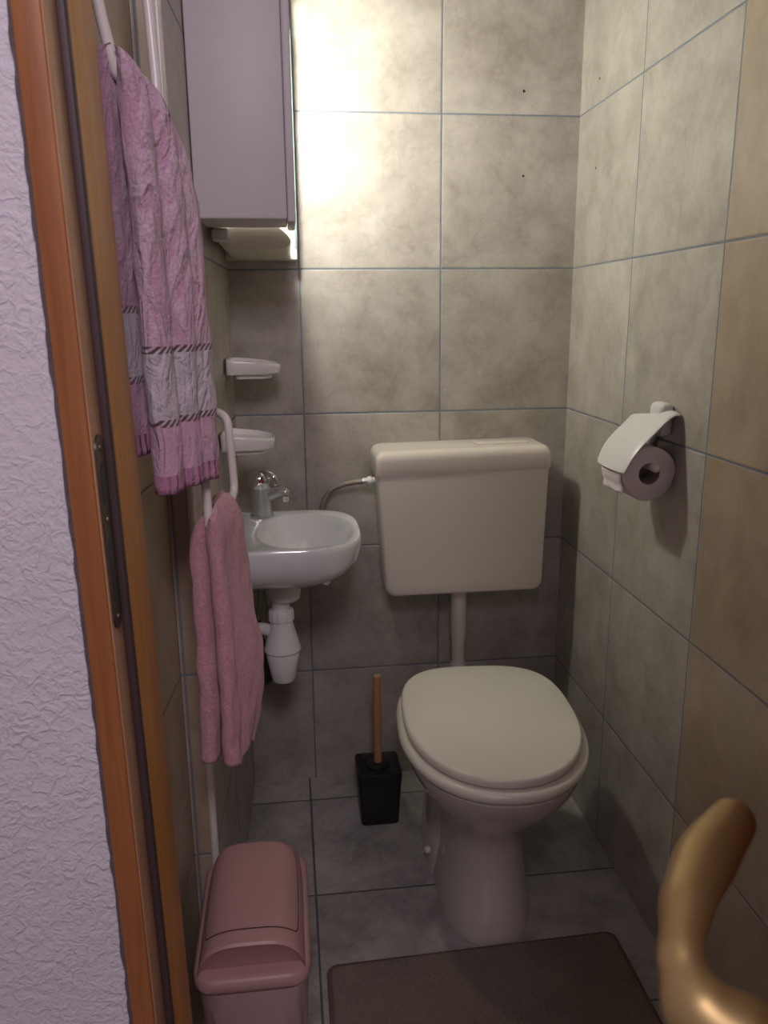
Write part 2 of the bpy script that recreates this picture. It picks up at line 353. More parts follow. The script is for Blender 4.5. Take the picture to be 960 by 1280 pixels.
# door frame (door_1) with its parts
fr = empty('door_1', (0, -1.27, 0), kind='structure')
def frp(name, x0, x1, y0, y1, mat, z0=0.0, z1=DZ, bev=0.0015, label=None, par=None):
    b = bmesh.new(); rbox(b, x0, x1, y0, y1, z0, z1, bev)
    bmesh.ops.subdivide_edges(b, edges=[e for e in b.edges if abs(e.verts[0].co.z - e.verts[1].co.z) > 0.5], cuts=12)
    lean(b); return fin(name, b, mat, par or fr, label=label)
frp('casing', -0.0590, -0.0365, -1.305, -1.262, M_wood_red, label='red brown varnished casing facing the hall')
frp('rebate', -0.0400, -0.0352, -1.3035, -1.25, M_wood_pale, bev=0.0025, label='pale worn edge of the frame')
frp('rubber_seal', -0.0360, -0.0275, -1.2635, -1.252, M_gasket, bev=0.002)
frp('jamb', -0.0700, DX0, -1.2575, YD1 + 0.002, M_wood_org, label='orange varnished pine jamb')
b = bmesh.new()
for k in range(121):
    z = DZ * k / 120
    if k % 1 == 0: pass
rings = []
for k in range(241):
    z = DZ * k / 240; e = noise.noise(Vector((z * 60, 1.3, 0))) * 0.0020 + JT * (z - 1)
    rings.append([Vector(p) for p in ((-0.0630 + e, -1.3005, z), (-0.0582 + e, -1.3005, z), (-0.0582 + e, -1.292, z), (-0.0630 + e, -1.292, z))])
loft(b, rings); fin('gap_filler', b, M_caulk, fr)
frp('jamb', DX1, DX1 + 0.035, -1.305, YD1 + 0.002, M_door)
b = bmesh.new(); rbox(b, -0.05, DX1 + 0.035, -1.305, YD1, DZ, DZ + 0.05, 0.002); fin('head_jamb', b, M_wood_red, fr)
# strike plate on the rebate
b = bmesh.new()
def stad(z0, z1, y0, y1, x0, x1, N=24):
    cy = (y0 + y1) / 2; r = (y1 - y0) / 2; pts = []
    for k in range(N + 1): t = PI * k / N; pts.append((cy + r * math.cos(t), z1 - r + r * math.sin(t)))
    for k in range(N + 1): t = PI + PI * k / N; pts.append((cy + r * math.cos(t), z0 + r + r * math.sin(t)))
    return [[Vector((x, y, z)) for y, z in pts] for x in (x0, x1)]
rr = stad(0.986, 1.168, -1.2985, -1.2685, -0.0356, -0.0334)
loft(b, rr); lean(b); sp_ = fin('strike_plate', b, M_bronze, fr, label='dark bronze strike plate with slots')
b = bmesh.new(); loft(b, stad(1.105, 1.143, -1.292, -1.276, -0.0338, -0.0330)); loft(b, stad(1.012, 1.075, -1.2915, -1.2765, -0.0338, -0.0330)); lean(b)
fin('slot', b, M_black, sp_)
for zz in (1.156, 1.090, 0.997):
    b = bmesh.new(); lathe(b, [(0.0042, 0), (0.004, 0.001), (0.002, 0.0016)], (-0.0334 + JT * (zz - 1), -1.284, zz), 20, axis=(1, 0, 0)); fin('screw', b, M_bronze, sp_)

# opened door leaf (door_2), hinged on the right jamb, mostly outside the picture, with the brass lever
H0 = Vector((0.79, -1.3195, 0)); ld = Vector((-0.68, -0.733, 0)).normalized(); ln = Vector((-0.733, 0.68, 0)).normalized()
lf = empty('door_2', (H0.x, H0.y, 0), kind='structure')
b = bmesh.new(); p = [H0 + ld * 0.012, H0 + ld * 0.74, H0 + ld * 0.74 - ln * 0.04, H0 + ld * 0.012 - ln * 0.04]
prism(b, [(q.x, q.y) for q in p], 0.01, 2.0); fin('door_leaf', b, M_door, lf, smooth=False)
RT = Vector((0.3244, -1.7740, 0.973)); FOOT = RT - ln * (RT - H0).dot(ln)
dh = empty('door_handle', tuple(FOOT - H0)); dh.parent = lf; dh['label'] = 'matt brass curved lever handle'
path = [FOOT + ln * 0.010, RT, (0.3057, -1.7645, 0.979), (0.2927, -1.7530, 0.986), (0.2913, -1.7386, 0.994), (0.2964, -1.7273, 0.998), (0.3092, -1.7079, 1.0), (0.3320, -1.6819, 1.0), (0.3608, -1.6557, 1.0)]
b = bmesh.new(); tube(b, path, [0.0150, 0.0175, 0.0185, 0.0155, 0.0103, 0.0098, 0.0125, 0.0148, 0.0125], N=32, n=12, roundcap=True); fin('lever', b, M_brass, dh)
b = bmesh.new(); lathe(b, [(0.012, 0.0), (0.019, 0.002), (0.0225, 0.006), (0.0225, 0.012)], FOOT + ln * 0.018, 32, axis=-ln); fin('collar', b, M_brass, dh)
b = bmesh.new()
rbox(b, -0.021, 0.021, -0.003, 0.003, -0.13, 0.09, 0.0025, matrix=Matrix.Translation(FOOT + ln * 0.0035) @ Matrix.Rotation(math.atan2(ld.y, ld.x), 4, 'Z')); fin('back_plate', b, M_brass, dh)

# ------------------------------------------------------------------ toilet
TA = math.radians(3.8); TX, TY = 0.5575, -0.08
TM = Matrix.Translation((TX + 0.006, TY, 0)) @ Matrix.Rotation(-TA, 4, 'Z')
toi = empty('toilet', (0.545, -0.45, 0), 'white ceramic floor-standing toilet with closed cream lid, beneath the wall cistern', 'toilet')
def trans(bm): bmesh.ops.transform(bm, matrix=TM, verts=bm.verts)
def tr(z, w, yf, yb, yc, n=2.3, nb=None):     # local ring: half width w, front/back distances from the back wall
    N = 72; pts = []
    for i in range(N):
        t = 2 * PI * i / N; c, s = math.cos(t), math.sin(t); nn = n if s < 0 else (nb or n)
        x = w * sp(c, 2 / nn); y = ((yc - yb) if s >= 0 else (yf - yc)) * sp(s, 2 / nn)
        pts.append(Vector((x, -(yc - y) if True else 0, z)))
    return pts
def tring(z, w, yf, yb, yc, n=2.3, nb=None):
    N = 72; pts = []
    for i in range(N):
        t = 2 * PI * i / N; c, s = math.cos(t), math.sin(t); nn = n if s < 0 else (nb or n)
        x = w * sp(c, 2 / nn)
        y = -yc + (yc - yb) * sp(s, 2 / nn) if s >= 0 else -yc + (yf - yc) * sp(s, 2 / nn)
        pts.append(Vector((x, y, z)))
    return pts
b = bmesh.new()
loft(b, [tring(0.0, 0.104, 0.590, 0.135, 0.36, 2.5), tring(0.012, 0.104, 0.590, 0.135, 0.36, 2.5), tring(0.05, 0.099, 0.578, 0.14, 0.36, 2.4), tring(0.11, 0.090, 0.556, 0.15, 0.36, 2.3),
    tring(0.17, 0.086, 0.545, 0.155, 0.36, 2.2), tring(0.215, 0.090, 0.550, 0.155, 0.37, 2.2), tring(0.25, 0.106, 0.575, 0.155, 0.38, 2.2), tring(0.285, 0.132, 0.612, 0.155, 0.39, 2.2),
    tring(0.32, 0.160, 0.642, 0.155, 0.41, 2.2), tring(0.35, 0.176, 0.668, 0.155, 0.41, 2.2), tring(0.378, 0.186, 0.682, 0.155, 0.41, 2.2), tring(0.39, 0.188, 0.686, 0.155, 0.41, 2.2, 3), tring(0.392, 0.182, 0.680, 0.16, 0.41, 2.2, 3)])
for v in b.verts: v.co.x -= 0.009 * max(0.0, 1 - v.co.z / 0.30)
trans(b); fin('bowl', b, M_porc, toi, ang=60)
# wide rear foot flange with cover caps
b = bmesh.new(); loft(b, [tring(0.0, 0.107, 0.42, 0.12, 0.25, 3), tring(0.05, 0.105, 0.41, 0.12, 0.25, 3), tring(0.10, 0.101, 0.39, 0.125, 0.24, 3), tring(0.15, 0.094, 0.35, 0.13, 0.23, 3), tring(0.19, 0.082, 0.30, 0.14, 0.22, 3)])
for v in b.verts: v.co.x = v.co.x * 1.04 - 0.016
trans(b); fin('foot', b, M_porc, toi, ang=60)
for sx in (-1, 1):
    b = bmesh.new(); lathe(b, [(0.0085, 0), (0.0085, 0.006), (0.006, 0.010), (0.002, 0.0115)], (-0.1215 if sx < 0 else 0.0905, -0.352 if sx < 0 else -0.23, 0.058), 24, axis=(sx, -0.15, 0.12)); trans(b); fin('bolt_cap', b, M_white, toi, label='small white bolt cover')
b = bmesh.new(); lathe(b, [(0.030, 0), (0.030, 0.10), (0.034, 0.10), (0.034, 0.14)], (0, -0.19, 0.20), 32, axis=(0, 1, 0.0)); trans(b); fin('waste_outlet', b, M_white, toi)
# seat ring and lid
def slab(zs, w, yf, yb, yc, n, nb, e=0.006):
    z0, z1 = zs; h = z1 - z0; out = []
    for k in range(7):
        a = PI / 2 * k / 6; out.append((z0 + h * 0.5 * (1 - math.cos(a)), e * (1 - math.sin(a))))
    for k in range(1, 7):
        a = PI / 2 * k / 6; out.append((z0 + h * 0.5 + h * 0.5 * math.sin(a), e * 1.3 * (1 - math.cos(a))))
    return [tring(z, w - d, yf - d, yb + d, yc, n, nb) for z, d in out]
b = bmesh.new(); R_ = slab((0.3935, 0.4165), 0.1985, 0.690, 0.176, 0.42, 2.15, 3.0, 0.009)
R_ += [tring(0.4165, 0.125, 0.60, 0.26, 0.43, 2.1), tring(0.3945, 0.120, 0.595, 0.265, 0.43, 2.1)]
vr = loft(b, R_, False, False)
for i in range(72): b.faces.new((vr[-1][i], vr[-1][(i + 1) % 72], vr[0][(i + 1) % 72], vr[0][i]))
trans(b); fin('seat', b, M_seat, toi, ang=50)
b = bmesh.new(); R_ = slab((0.4185, 0.4385), 0.1860, 0.674, 0.176, 0.41, 2.15, 3.2, 0.006)
for q, zz in ((0.9, 0.4395), (0.6, 0.4415), (0.3, 0.4422)): R_.append(tring(zz, 0.1860 * q, 0.41 + 0.264 * q, 0.41 - 0.234 * q, 0.41, 2.15, 3.2))
loft(b, R_); trans(b); lid = fin('lid', b, M_seat, toi, ang=60)
for sx in (-1, 1):
    b = bmesh.new(); rbox(b, sx * 0.075 - 0.018, sx * 0.075 + 0.018, -0.185, -0.158, 0.392, 0.418, 0.005); trans(b); fin('hinge', b, M_white, toi)

# ------------------------------------------------------------------ cistern
cis = empty('toilet_cistern', (0.5575, -0.07, 0.58), 'cream plastic flush cistern hung on the tiled back wall above the toilet', 'cistern')
def crect(z, x0, x1, y0, y1, r, N=12, tilt=0.0):
    pts = []
    for cx, cy, a0 in ((x1 - r, y1 - r, 0), (x0 + r, y1 - r, 90), (x0 + r, y0 + r, 180), (x1 - r, y0 + r, 270)):
        for k in range(N + 1):
            a = math.radians(a0 + 90 * k / N); px = cx + r * math.cos(a); pts.append(Vector((px, cy + r * math.sin(a), z + tilt * (px - 0.555))))
    return pts
# the front outline (rounded lower corners) swept in y
def frontloop(y, ins=0.0, xl_t=0.3375, xr_t=0.7665, xl_b=0.356, xr_b=0.7595, zt=0.893, zb=0.583, r=0.024):
    xl_t += ins; xr_t -= ins; xl_b += ins; xr_b -= ins; zb += ins; pts = [Vector((xr_t, y, zt + 0.010)), Vector((xl_t, y, zt))]
    for k in range(9):
        a = math.radians(180 + 90 * k / 8); pts.append(Vector((xl_b + r + r * math.cos(a), y, zb + r + r * math.sin(a))))
    for k in range(9):
        a = math.radians(270 + 90 * k / 8); pts.append(Vector((xr_b - r + r * math.cos(a), y, zb + r + r * math.sin(a))))
    return pts
b = bmesh.new(); loft(b, [frontloop(-0.003, 0.006), frontloop(-0.02, 0.004), frontloop(-0.130, 0.0), frontloop(-0.1415, 0.0012), frontloop(-0.1485, 0.0045), frontloop(-0.151, 0.010)])
fin('tank', b, M_tank, cis, ang=50)
b = bmesh.new(); tl = 0.022
rs = [crect(0.896, 0.3355, 0.7685, -0.152, -0.003, 0.012, tilt=tl), crect(0.900, 0.3345, 0.7695, -0.1535, -0.003, 0.012, tilt=tl), crect(0.932, 0.3345, 0.7695, -0.1535, -0.003, 0.014, tilt=tl * 0.8)]
for k in range(1, 7):
    a = PI / 2 * k / 6; d = 0.020 * (1 - math.cos(a)); rs.append(crect(0.932 + 0.022 * math.sin(a), 0.3345 + d, 0.7695 - d, -0.1535 + d, -0.003, 0.016, tilt=tl * 0.7))
loft(b, rs); cl = fin('cistern_lid', b, M_tank, cis, ang=50)
b = bmesh.new(); rbox(b, 0.590, 0.725, -0.105, -0.045, 0.953, 0.9605, 0.003); bmesh.ops.rotate(b, verts=b.verts, cent=(0.6575, -0.075, 0.955), matrix=Matrix.Rotation(-0.015, 3, 'Y'))
fin('flush_button', b, M_tank, cis)
fp = empty('flush_pipe', (0.5575, -0.075, 0.31), 'cream vertical flush pipe running from the cistern down behind the toilet lid', 'pipe')
b = bmesh.new(); x, y = 0.5575, -0.075
lathe(b, [(0.0235, 0.32), (0.0235, 0.345), (0.0165, 0.36), (0.0175, 0.42), (0.0205, 0.45), (0.0215, 0.572), (0.031, 0.5735), (0.034, 0.5760), (0.034, 0.5820)], (x, y, 0), 40); 
fin('straight_pipe', b, M_tank, fp)
b = bmesh.new(); tube(b, [(0.5575, -0.075, 0.365), (0.5575, -0.080, 0.335), (0.5575, -0.10, 0.315), (0.5575, -0.15, 0.31), (0.5565, -0.232, 0.31)], 0.021); fin('pipe_elbow', b, M_white, fp)

# supply hose, behind the basin
hs = empty('water_hose', (0.225, -0.05, 0.60), 'braided grey water hose arching from the corner valve to the cistern', 'hose')
b = bmesh.new(); tube(b, [(0.2127, -0.045, 0.622), (0.208, -0.045, 0.70), (0.2065, -0.045, 0.79), (0.220, -0.048, 0.828), (0.245, -0.055, 0.851), (0.280, -0.062, 0.8615), (0.312, -0.068, 0.866)], 0.0068, N=16, n=10); fin('braided_hose', b, M_steel, hs)
b = bmesh.new(); lathe(b, [(0.0075, 0), (0.0095, 0.001), (0.0095, 0.013), (0.008, 0.015)], (0.309, -0.0675, 0.8655), 6, axis=(1, -0.08, 0.06)); fin('nut', b, M_dullchrome, hs)
b = bmesh.new(); lathe(b, [(0.011, 0), (0.0115, 0.002), (0.0115, 0.010), (0.009, 0.012), (0.009, 0.018)], (0.3215, -0.068, 0.8665), 12, axis=(1, 0, 0)); fin('plastic_nut', b, M_white, hs, label='white plastic nut')
av = empty('angle_valve', (0.2127, -0.02, 0.605), 'small chrome angle valve on the back wall below the basin tip', 'valve')
b = bmesh.new(); lathe(b, [(0.022, 0), (0.022, 0.003), (0.014, 0.006), (0.0095, 0.010), (0.0095, 0.045), (0.008, 0.046)], (0.2127, -0.0005, 0.605), 28, axis=(0, -1, 0)); tube(b, [(0.2127, -0.042, 0.604), (0.2127, -0.0425, 0.625)], 0.0075, smooth=False); fin('valve_body', b, M_dullchrome, av)
b = bmesh.new(); lathe(b, [(0.006, 0), (0.013, 0.002), (0.0145, 0.006), (0.0145, 0.014), (0.011, 0.018)], (0.2127, -0.045, 0.605), 8, axis=(0, -1, 0)); fin('valve_knob', b, M_chrome, av)
b = bmesh.new(); lathe(b, [(0.006, 0), (0.009, 0.002), (0.009, 0.02), (0.011, 0.022), (0.011, 0.03)], (0.205, -0.038, 0.603), 8, axis=(-1, -0.2, 0)); fin('side_outlet', b, M_dullchrome, av)

# ------------------------------------------------------------------ wash basin
bas = empty('washbasin', (0.12, -0.33, 0.74), 'small white hand basin mounted on the left wall under the soap dishes', 'basin')
BC = (0.130, -0.332)
def bring(z, k=1.0, ax=0.147, by=0.172, n=3.1, sh=0.0, wall=0.0):
    pts = []; N = 96
    for i in range(N):
        t = 2 * PI * i / N; c, s = math.cos(t), math.sin(t)
        if c >= 0: x = ax * k * sp(c, 2 / 3.0); y = by * k * sp(s, 2 / 3.1)
        else: x = 0.146 * sp(c, 2 / 14.0); y = by * k * sp(s, 2 / 2.9) if abs(s) < 0.999 else by * k * s
        if c < 0: y = by * k * (math.copysign(1, s) * min(1, abs(s) * 1.0 + (1 - abs(s)) * 0) if False else sp(s, 2 / 14.0))
        pts.append(Vector((max(BC[0] + x + (sh if c > 0 else 0), lwx(BC[1] + y) + 0.001), BC[1] + y, z)))
    return pts
def oring(z, cx, cy, ap, am, bb, n=2.4):
    N = 96; return [Vector((cx + (ap if math.cos(2 * PI * i / N) >= 0 else am) * sp(math.cos(2 * PI * i / N), 2 / n), cy + bb * sp(math.sin(2 * PI * i / N), 2 / n), z)) for i in range(N)]
b = bmesh.new()
rs = [bring(0.712, 0.50, 0.080, 0.13), bring(0.718, 0.66, 0.10, 0.15), bring(0.737, 0.82, 0.125, 0.165), bring(0.752, 0.90, 0.137, 0.170), bring(0.775, 0.965), bring(0.797, 0.993), bring(0.810, 1.0), bring(0.8165, 0.996), bring(0.8205, 0.982), bring(0.8205, 0.955)]
rs += [oring(0.8195, 0.158, -0.335, 0.105, 0.106, 0.146), oring(0.8165, 0.158, -0.335, 0.100, 0.102, 0.141), oring(0.800, 0.159, -0.334, 0.092, 0.094, 0.131), oring(0.775, 0.158, -0.332, 0.082, 0.076, 0.115), oring(0.752, 0.152, -0.332, 0.062, 0.060, 0.088), oring(0.738, 0.146, -0.332, 0.036, 0.036, 0.045, 2), oring(0.733, 0.144, -0.332, 0.018, 0.018, 0.018, 2)]
loft(b, rs); fin('basin_bowl', b, M_basin, bas, ang=55)
b = bmesh.new(); lathe(b, [(0.0165, 0), (0.0175, 0.0015), (0.014, 0.0025), (0.006, 0.001)], (0.144, -0.332, 0.7335), 28); fin('drain', b, M_chrome, bas)
# faucet
fx, fy, fz = 0.062, -0.205, 0.8212
fa = empty('faucet', (fx, fy, fz), 'short chrome mixer tap on the far corner of the hand basin', 'tap')
b = bmesh.new(); lathe(b, [(0.0275, 0), (0.0275, 0.004), (0.0245, 0.006), (0.0235, 0.03), (0.0225, 0.060), (0.0228, 0.066), (0.019, 0.070)], (fx, fy, fz), 40); fin('faucet_body', b, M_dullchrome, fa)
b = bmesh.new(); tube(b, [(fx, fy, fz + 0.040), (fx + 0.022, fy - 0.008, fz + 0.052), (fx + 0.042, fy - 0.016, fz + 0.059), (fx + 0.056, fy - 0.021, fz + 0.058)], [0.015, 0.0125, 0.0105, 0.0095], N=20, roundcap=True); fin('spout', b, M_dullchrome, fa)
b = bmesh.new(); lathe(b, [(0.0085, 0), (0.0095, -0.002), (0.0095, -0.010), (0.0088, -0.011), (0.0088, -0.018), (0.007, -0.0185)], (fx + 0.055, fy - 0.0205, fz + 0.0555), 24); fin('aerator', b, M_chrome, fa)
b = bmesh.new(); lathe(b, [(0.021, 0.066), (0.0245, 0.071), (0.0265, 0.082), (0.0250, 0.094), (0.018, 0.103), (0.006, 0.107)], (fx - 0.002, fy, fz), 36)
hd = fin('lever_head', b, M_chrome, fa)
b = bmesh.new(); tube(b, [(fx, fy - 0.004, fz + 0.101), (fx + 0.014, fy - 0.012, fz + 0.102), (fx + 0.030, fy - 0.020, fz + 0.094), (fx + 0.034, fy - 0.022, fz + 0.078)], [0.009, 0.008, 0.0065, 0.005], N=16, roundcap=True); fin('lever', b, M_chrome, hd)
b = bmesh.new(); lathe(b, [(0.0035, 0), (0.003, 0.001)], (fx + 0.001, fy - 0.0262, fz + 0.086), 16, axis=(0.1, -1, 0.1)); fin('temperature_dot', b, M_red, hd, label='dark red dot')
# bottle trap
bt = empty('bottle_trap', (0.098, -0.33, 0.465), 'white plastic bottle trap hanging beneath the hand basin', 'drain trap')
tx, ty = 0.0985, -0.33
b = bmesh.new(); lathe(b, [(0.020, 0.716), (0.036, 0.714), (0.036, 0.676), (0.0335, 0.663), (0.024, 0.656)], (tx + 0.009, ty, 0), 40); fin('waste_fitting', b, M_white, bt)
b = bmesh.new(); lathe(b, [(0.0195, 0.60), (0.0195, 0.680)], (tx, ty, 0), 36); fin('dip_tube', b, M_white, bt)
b = bmesh.new(); N = 96; pr = [(0.024, 0.610), (0.0275, 0.612), (0.0275, 0.632), (0.0255, 0.636), (0.020, 0.6365)]
loft(b, [[Vector((tx + (r + (0.0009 if (k // 4) % 2 else 0)) * math.cos(2 * PI * k / N), ty + (r + (0.0009 if (k // 4) % 2 else 0)) * math.sin(2 * PI * k / N), z)) for k in range(N)] for r, z in pr]); fin('ribbed_nut', b, M_white, bt)
b = bmesh.new(); lathe(b, [(0.024, 0.612), (0.0265, 0.600), (0.0395, 0.550), (0.0415, 0.545), (0.0415, 0.541), (0.0385, 0.538)], (tx, ty, 0), 44); fin('upper_cup', b, M_white, bt)
b = bmesh.new(); lathe(b, [(0.036, 0.540), (0.0380, 0.536), (0.0275, 0.474), (0.0245, 0.467), (0.015, 0.4655)], (tx, ty, 0), 44); fin('lower_cup', b, M_white, bt)
b = bmesh.new(); tube(b, [(tx - 0.02, ty + 0.0, 0.585), (0.055, ty + 0.01, 0.588), (0.030, ty + 0.01, 0.588), (lwx(ty) + 0.002, ty + 0.01, 0.588)], 0.014); fin('wall_outlet', b, M_white, bt)
# pipes behind the trap
pb = empty('tap_hoses', (0.03, -0.22, 0.45), 'pair of dark flexible tap hoses with black connector behind the bottle trap', 'hose')
b = bmesh.new(); tube(b, [(0.052, -0.215, 0.708), (0.050, -0.21, 0.66), (0.046, -0.20, 0.60), (0.030, -0.19, 0.52), (0.020, -0.18, 0.47)], 0.006, N=14); fin('hose', b, M_steel, pb)
b = bmesh.new(); tube(b, [(0.066, -0.21, 0.708), (0.060, -0.205, 0.66), (0.066, -0.20, 0.58), (0.050, -0.19, 0.50), (0.030, -0.18, 0.45)], 0.006, N=14); fin('hose', b, M_steel, pb)
b = bmesh.new(); tube(b, [(0.030, -0.19, 0.56), (0.032, -0.19, 0.50), (0.038, -0.19, 0.45), (0.050, -0.18, 0.405)], [0.016, 0.024, 0.026, 0.020], N=20, roundcap=True); fin('connector', b, M_black, pb)
b = bmesh.new(); lathe(b, [(0.008, 0), (0.010, 0.002), (0.010, 0.012)], (0.034, -0.205, 0.455), 8, axis=(0, -1, 0)); fin('nut', b, M_chrome, pb)
b = bmesh.new(); tube(b, [(0.032, -0.17, 0.44), (0.0, -0.165, 0.44), (lwx(-0.165) + 0.001, -0.165, 0.44)], 0.009, N=14); fin('wall_stub', b, M_dullchrome, pb)

# ------------------------------------------------------------------ soap dishes
def soap_dish(loc, w, d, h, label, tray=True):
    """origin on the wall, projecting +x by d, width w along y"""
    r = empty('soap_dish', loc, label, 'soap dish', 'soap dishes on the left wall')
    def rg(z, d_, w_, x0=0.0, n=2.6):
        N = 64; pts = []
        for i in range(N):
            t = 2 * PI * i / N; c, s = math.cos(t), math.sin(t); X = d_ * (0.5 + 0.5 * (sp(c, 2 / 2.7) if c >= 0 else sp(c, 2 / 10))); taper = 1 - 0.12 * max(0, X / d_)
            pts.append(Vector((x0 + X, w_ / 2 * sp(s, 2 / (3.0 if c >= 0 else 10)) * taper, z)))
        return [p + Vector(loc) for p in pts]
    def slope(pts, a, zc):   # top edge falls towards the outer end
        for p in pts: p.z -= a * max(0, (p.x - loc[0]) / d) ** 1.6
        return pts
    a = h * 0.38
    b = bmesh.new(); loft(b, [rg(0.0, d * 0.95, w * 0.96), rg(0.002, d * 0.98, w * 0.985), slope(rg(h * 0.85, d, w), a, 0), slope(rg(h * 0.97, d * 0.99, w * 0.98), a, 0), slope(rg(h, d * 0.97, w * 0.95), a, 0), slope(rg(h * 0.98, d * 0.93, w * 0.90, 0.004), a, 0), slope(rg(h * 0.62, d * 0.88, w * 0.84, 0.006), a * 0.6, 0), slope(rg(h * 0.55, d * 0.5, w * 0.5, 0.02), a * 0.3, 0)])
    fin('dish', b, M_soap, r, ang=50)
    b = bmesh.new(); loft(b, [rg(-0.0105, d * 0.60, w * 0.7, d * 0.20), rg(-0.0095, d * 0.66, w * 0.74, d * 0.17), rg(-0.0005, d * 0.70, w * 0.78, d * 0.15)]); fin('drip_tray', b, M_soap, r)
    return r
soap_dish((lwx(-0.14) + 0.002, -0.14, 1.143), 0.135, 0.122, 0.034, 'white ceramic soap dish below the mirror shelf, the upper of the two')
soap_dish((lwx(-0.31) + 0.002, -0.31, 1.000), 0.135, 0.112, 0.033, 'white ceramic soap dish right above the tap, the lower of the two')

# ------------------------------------------------------------------ mirror cabinet
mc = empty('mirror_cabinet', (0.0, -0.27, 1.40), 'white mirror cabinet with side cupboard and small shelf high on the left wall', 'cabinet')
ZT = 2.02
def wx(y, e=0.0012): return lwx(y) + e
b = bmesh.new(); prism(b, [(wx(-0.352), -0.352), (0.143, -0.352), (0.143, -0.500), (wx(-0.5), -0.500)], 1.437, ZT)
bmesh.ops.bevel(b, geom=b.edges[:], offset=0.003, segments=3, affect='EDGES', profile=0.5); fin('cupboard', b, M_cab, mc)
b = bmesh.new(); rbox(b, 0.1435, 0.158, -0.500, -0.352, 1.432, ZT, 0.003); cdr = fin('cupboard_door', b, M_cab, mc)
b = bmesh.new(); prism(b, [(wx(-0.022), -0.022), (0.010, -0.022), (0.010, -0.352), (wx(-0.352), -0.352)], 1.45, ZT); fin('back_board', b, M_cream, mc)
b = bmesh.new(); rbox(b, 0.0102, 0.014, -0.345, -0.045, 1.47, ZT - 0.10, 0.0005); fin('mirror', b, M_mirror, mc)
# curved shelf: rounded profile swept along y
b = bmesh.new(); prof = []
pp = crom([(0.006, 1.452, 0), (0.06, 1.455, 0), (0.105, 1.449, 0), (0.128, 1.438, 0), (0.145, 1.422, 0), (0.149, 1.410, 0), (0.137, 1.401, 0), (0.10, 1.399, 0), (0.04, 1.399, 0), (0.014, 1.404, 0), (0.006, 1.420, 0)], 6, True)
loft(b, [[Vector((p.x, y, p.y)) for p in pp] for y in (-0.345, -0.045)]); fin('shelf', b, M_cream, mc, ang=50)
b = bmesh.new(); prism(b, [(wx(-0.020), -0.020), (0.1655, -0.020), (0.1655, -0.044), (wx(-0.044), -0.044)], 1.3975, ZT)
bmesh.ops.bevel(b, geom=b.edges[:], offset=0.002, segments=2, affect='EDGES'); fin('end_panel', b, M_cream, mc)
b = bmesh.new(); rbox(b, -0.004, 0.030, -0.362, -0.3455, 1.410, 1.4365, 0.008, 4); fin('shelf_bracket', b, M_soap, mc)
b = bmesh.new(); rbox(b, 0.1615, 0.1675, -0.046, -0.032, 1.425, 1.885, 0.001); fin('glass_edge', b, M_teal, mc, label='grey green edge strip')
b = bmesh.new(); rbox(b, 0.012, 0.160, -0.348, -0.046, 1.885, 1.897, 0.002); fin('lamp_shelf', b, M_cream, mc)
b = bmesh.new(); rbox(b, 0.012, 0.155, -0.348, -0.046, 1.935, ZT, 0.004); fin('canopy', b, M_cream, mc)
b = bmesh.new(); rbox(b, 0.105, 0.148, -0.335, -0.190, 1.900, 1.932, 0.012, 5); fin('canopy_light', b, M_glow, mc, label='glowing strip light')
# small frosted globe lamp behind the cupboard
b = bmesh.new(); lathe(b, [(0.016, 0), (0.018, 0.004), (0.018, 0.03), (0.013, 0.034), (0.013, 0.05)], (0.0145, LAMP_LOC.y, LAMP_LOC.z), 24, axis=(1, 0, 0)); lb = fin('lamp_base', b, M_cream, mc)
M_globe = glow('lit_globe', (1.0, 0.975, 0.87), LAMP_STRENGTH)
b = bmesh.new(); bmesh.ops.create_uvsphere(b, u_segments=24, v_segments=16, radius=0.034); bmesh.ops.translate(b, vec=LAMP_LOC, verts=b.verts)
gl = fin('globe', b, M_globe, lb); gl.visible_shadow = True

# ------------------------------------------------------------------ toilet roll holder and roll
rc = Vector((0.797, -0.57, 0.976))
rh = empty('toilet_roll_holder', (0.849, -0.59, 1.06), 'white plastic toilet roll holder with curved cover on the right tiled wall', 'holder')
b = bmesh.new(); rbox(b, 0.822, rwx(-0.6) - 0.0005, -0.600, -0.545, 1.040, 1.104, 0.012, 5); fin('wall_bracket', b, M_white, rh)
# cover: arc sheet with thickness, rounded outline
NA = 48; NY = 18; th = 0.0035
sec = crom([(0.8440, 0, 1.0845), (0.8340, 0, 1.0835), (0.8180, 0, 1.0720), (0.8000, 0, 1.0540), (0.7780, 0, 1.0320), (0.7610, 0, 1.0100), (0.7500, 0, 0.9900), (0.7440, 0, 0.9770)], 6)
def secp(a):
    f = a * (len(sec) - 1); i = min(int(f), len(sec) - 2); return sec[i].lerp(sec[i + 1], f - i), (sec[i + 1] - sec[i]).normalized()
b = bmesh.new(); grid = {}
for s_, rr_ in enumerate((0.0, th)):
    for i in range(NA + 1):
        a = i / NA; p, tdir = secp(a); nrm = Vector((tdir.z, 0, -tdir.x)) * -1
        if nrm.z < 0: nrm = -nrm
        e = 0.014 * (1 - math.sqrt(max(0, 1 - max(0, (a - 0.90) / 0.10) ** 2)))
        ya = -0.630 + e; yb_ = -0.488 - e - 0.060 * min(1, max(0, (0.30 - a) / 0.07)) - 0.012 * max(0, (a - 0.7) / 0.3)
        for j in range(NY + 1):
            f = j / NY; f = 0.5 - 0.5 * math.cos(PI * f); ed = min(f, 1 - f) * 14
            dr = -0.0022 * (1 - ed) ** 2 if (s_ == 1 and ed < 1) else 0
            q = p + nrm * (rr_ + dr + 0.004 * math.sin(PI * f)); q.y = ya + (yb_ - ya) * f; grid[s_, i, j] = b.verts.new(q)
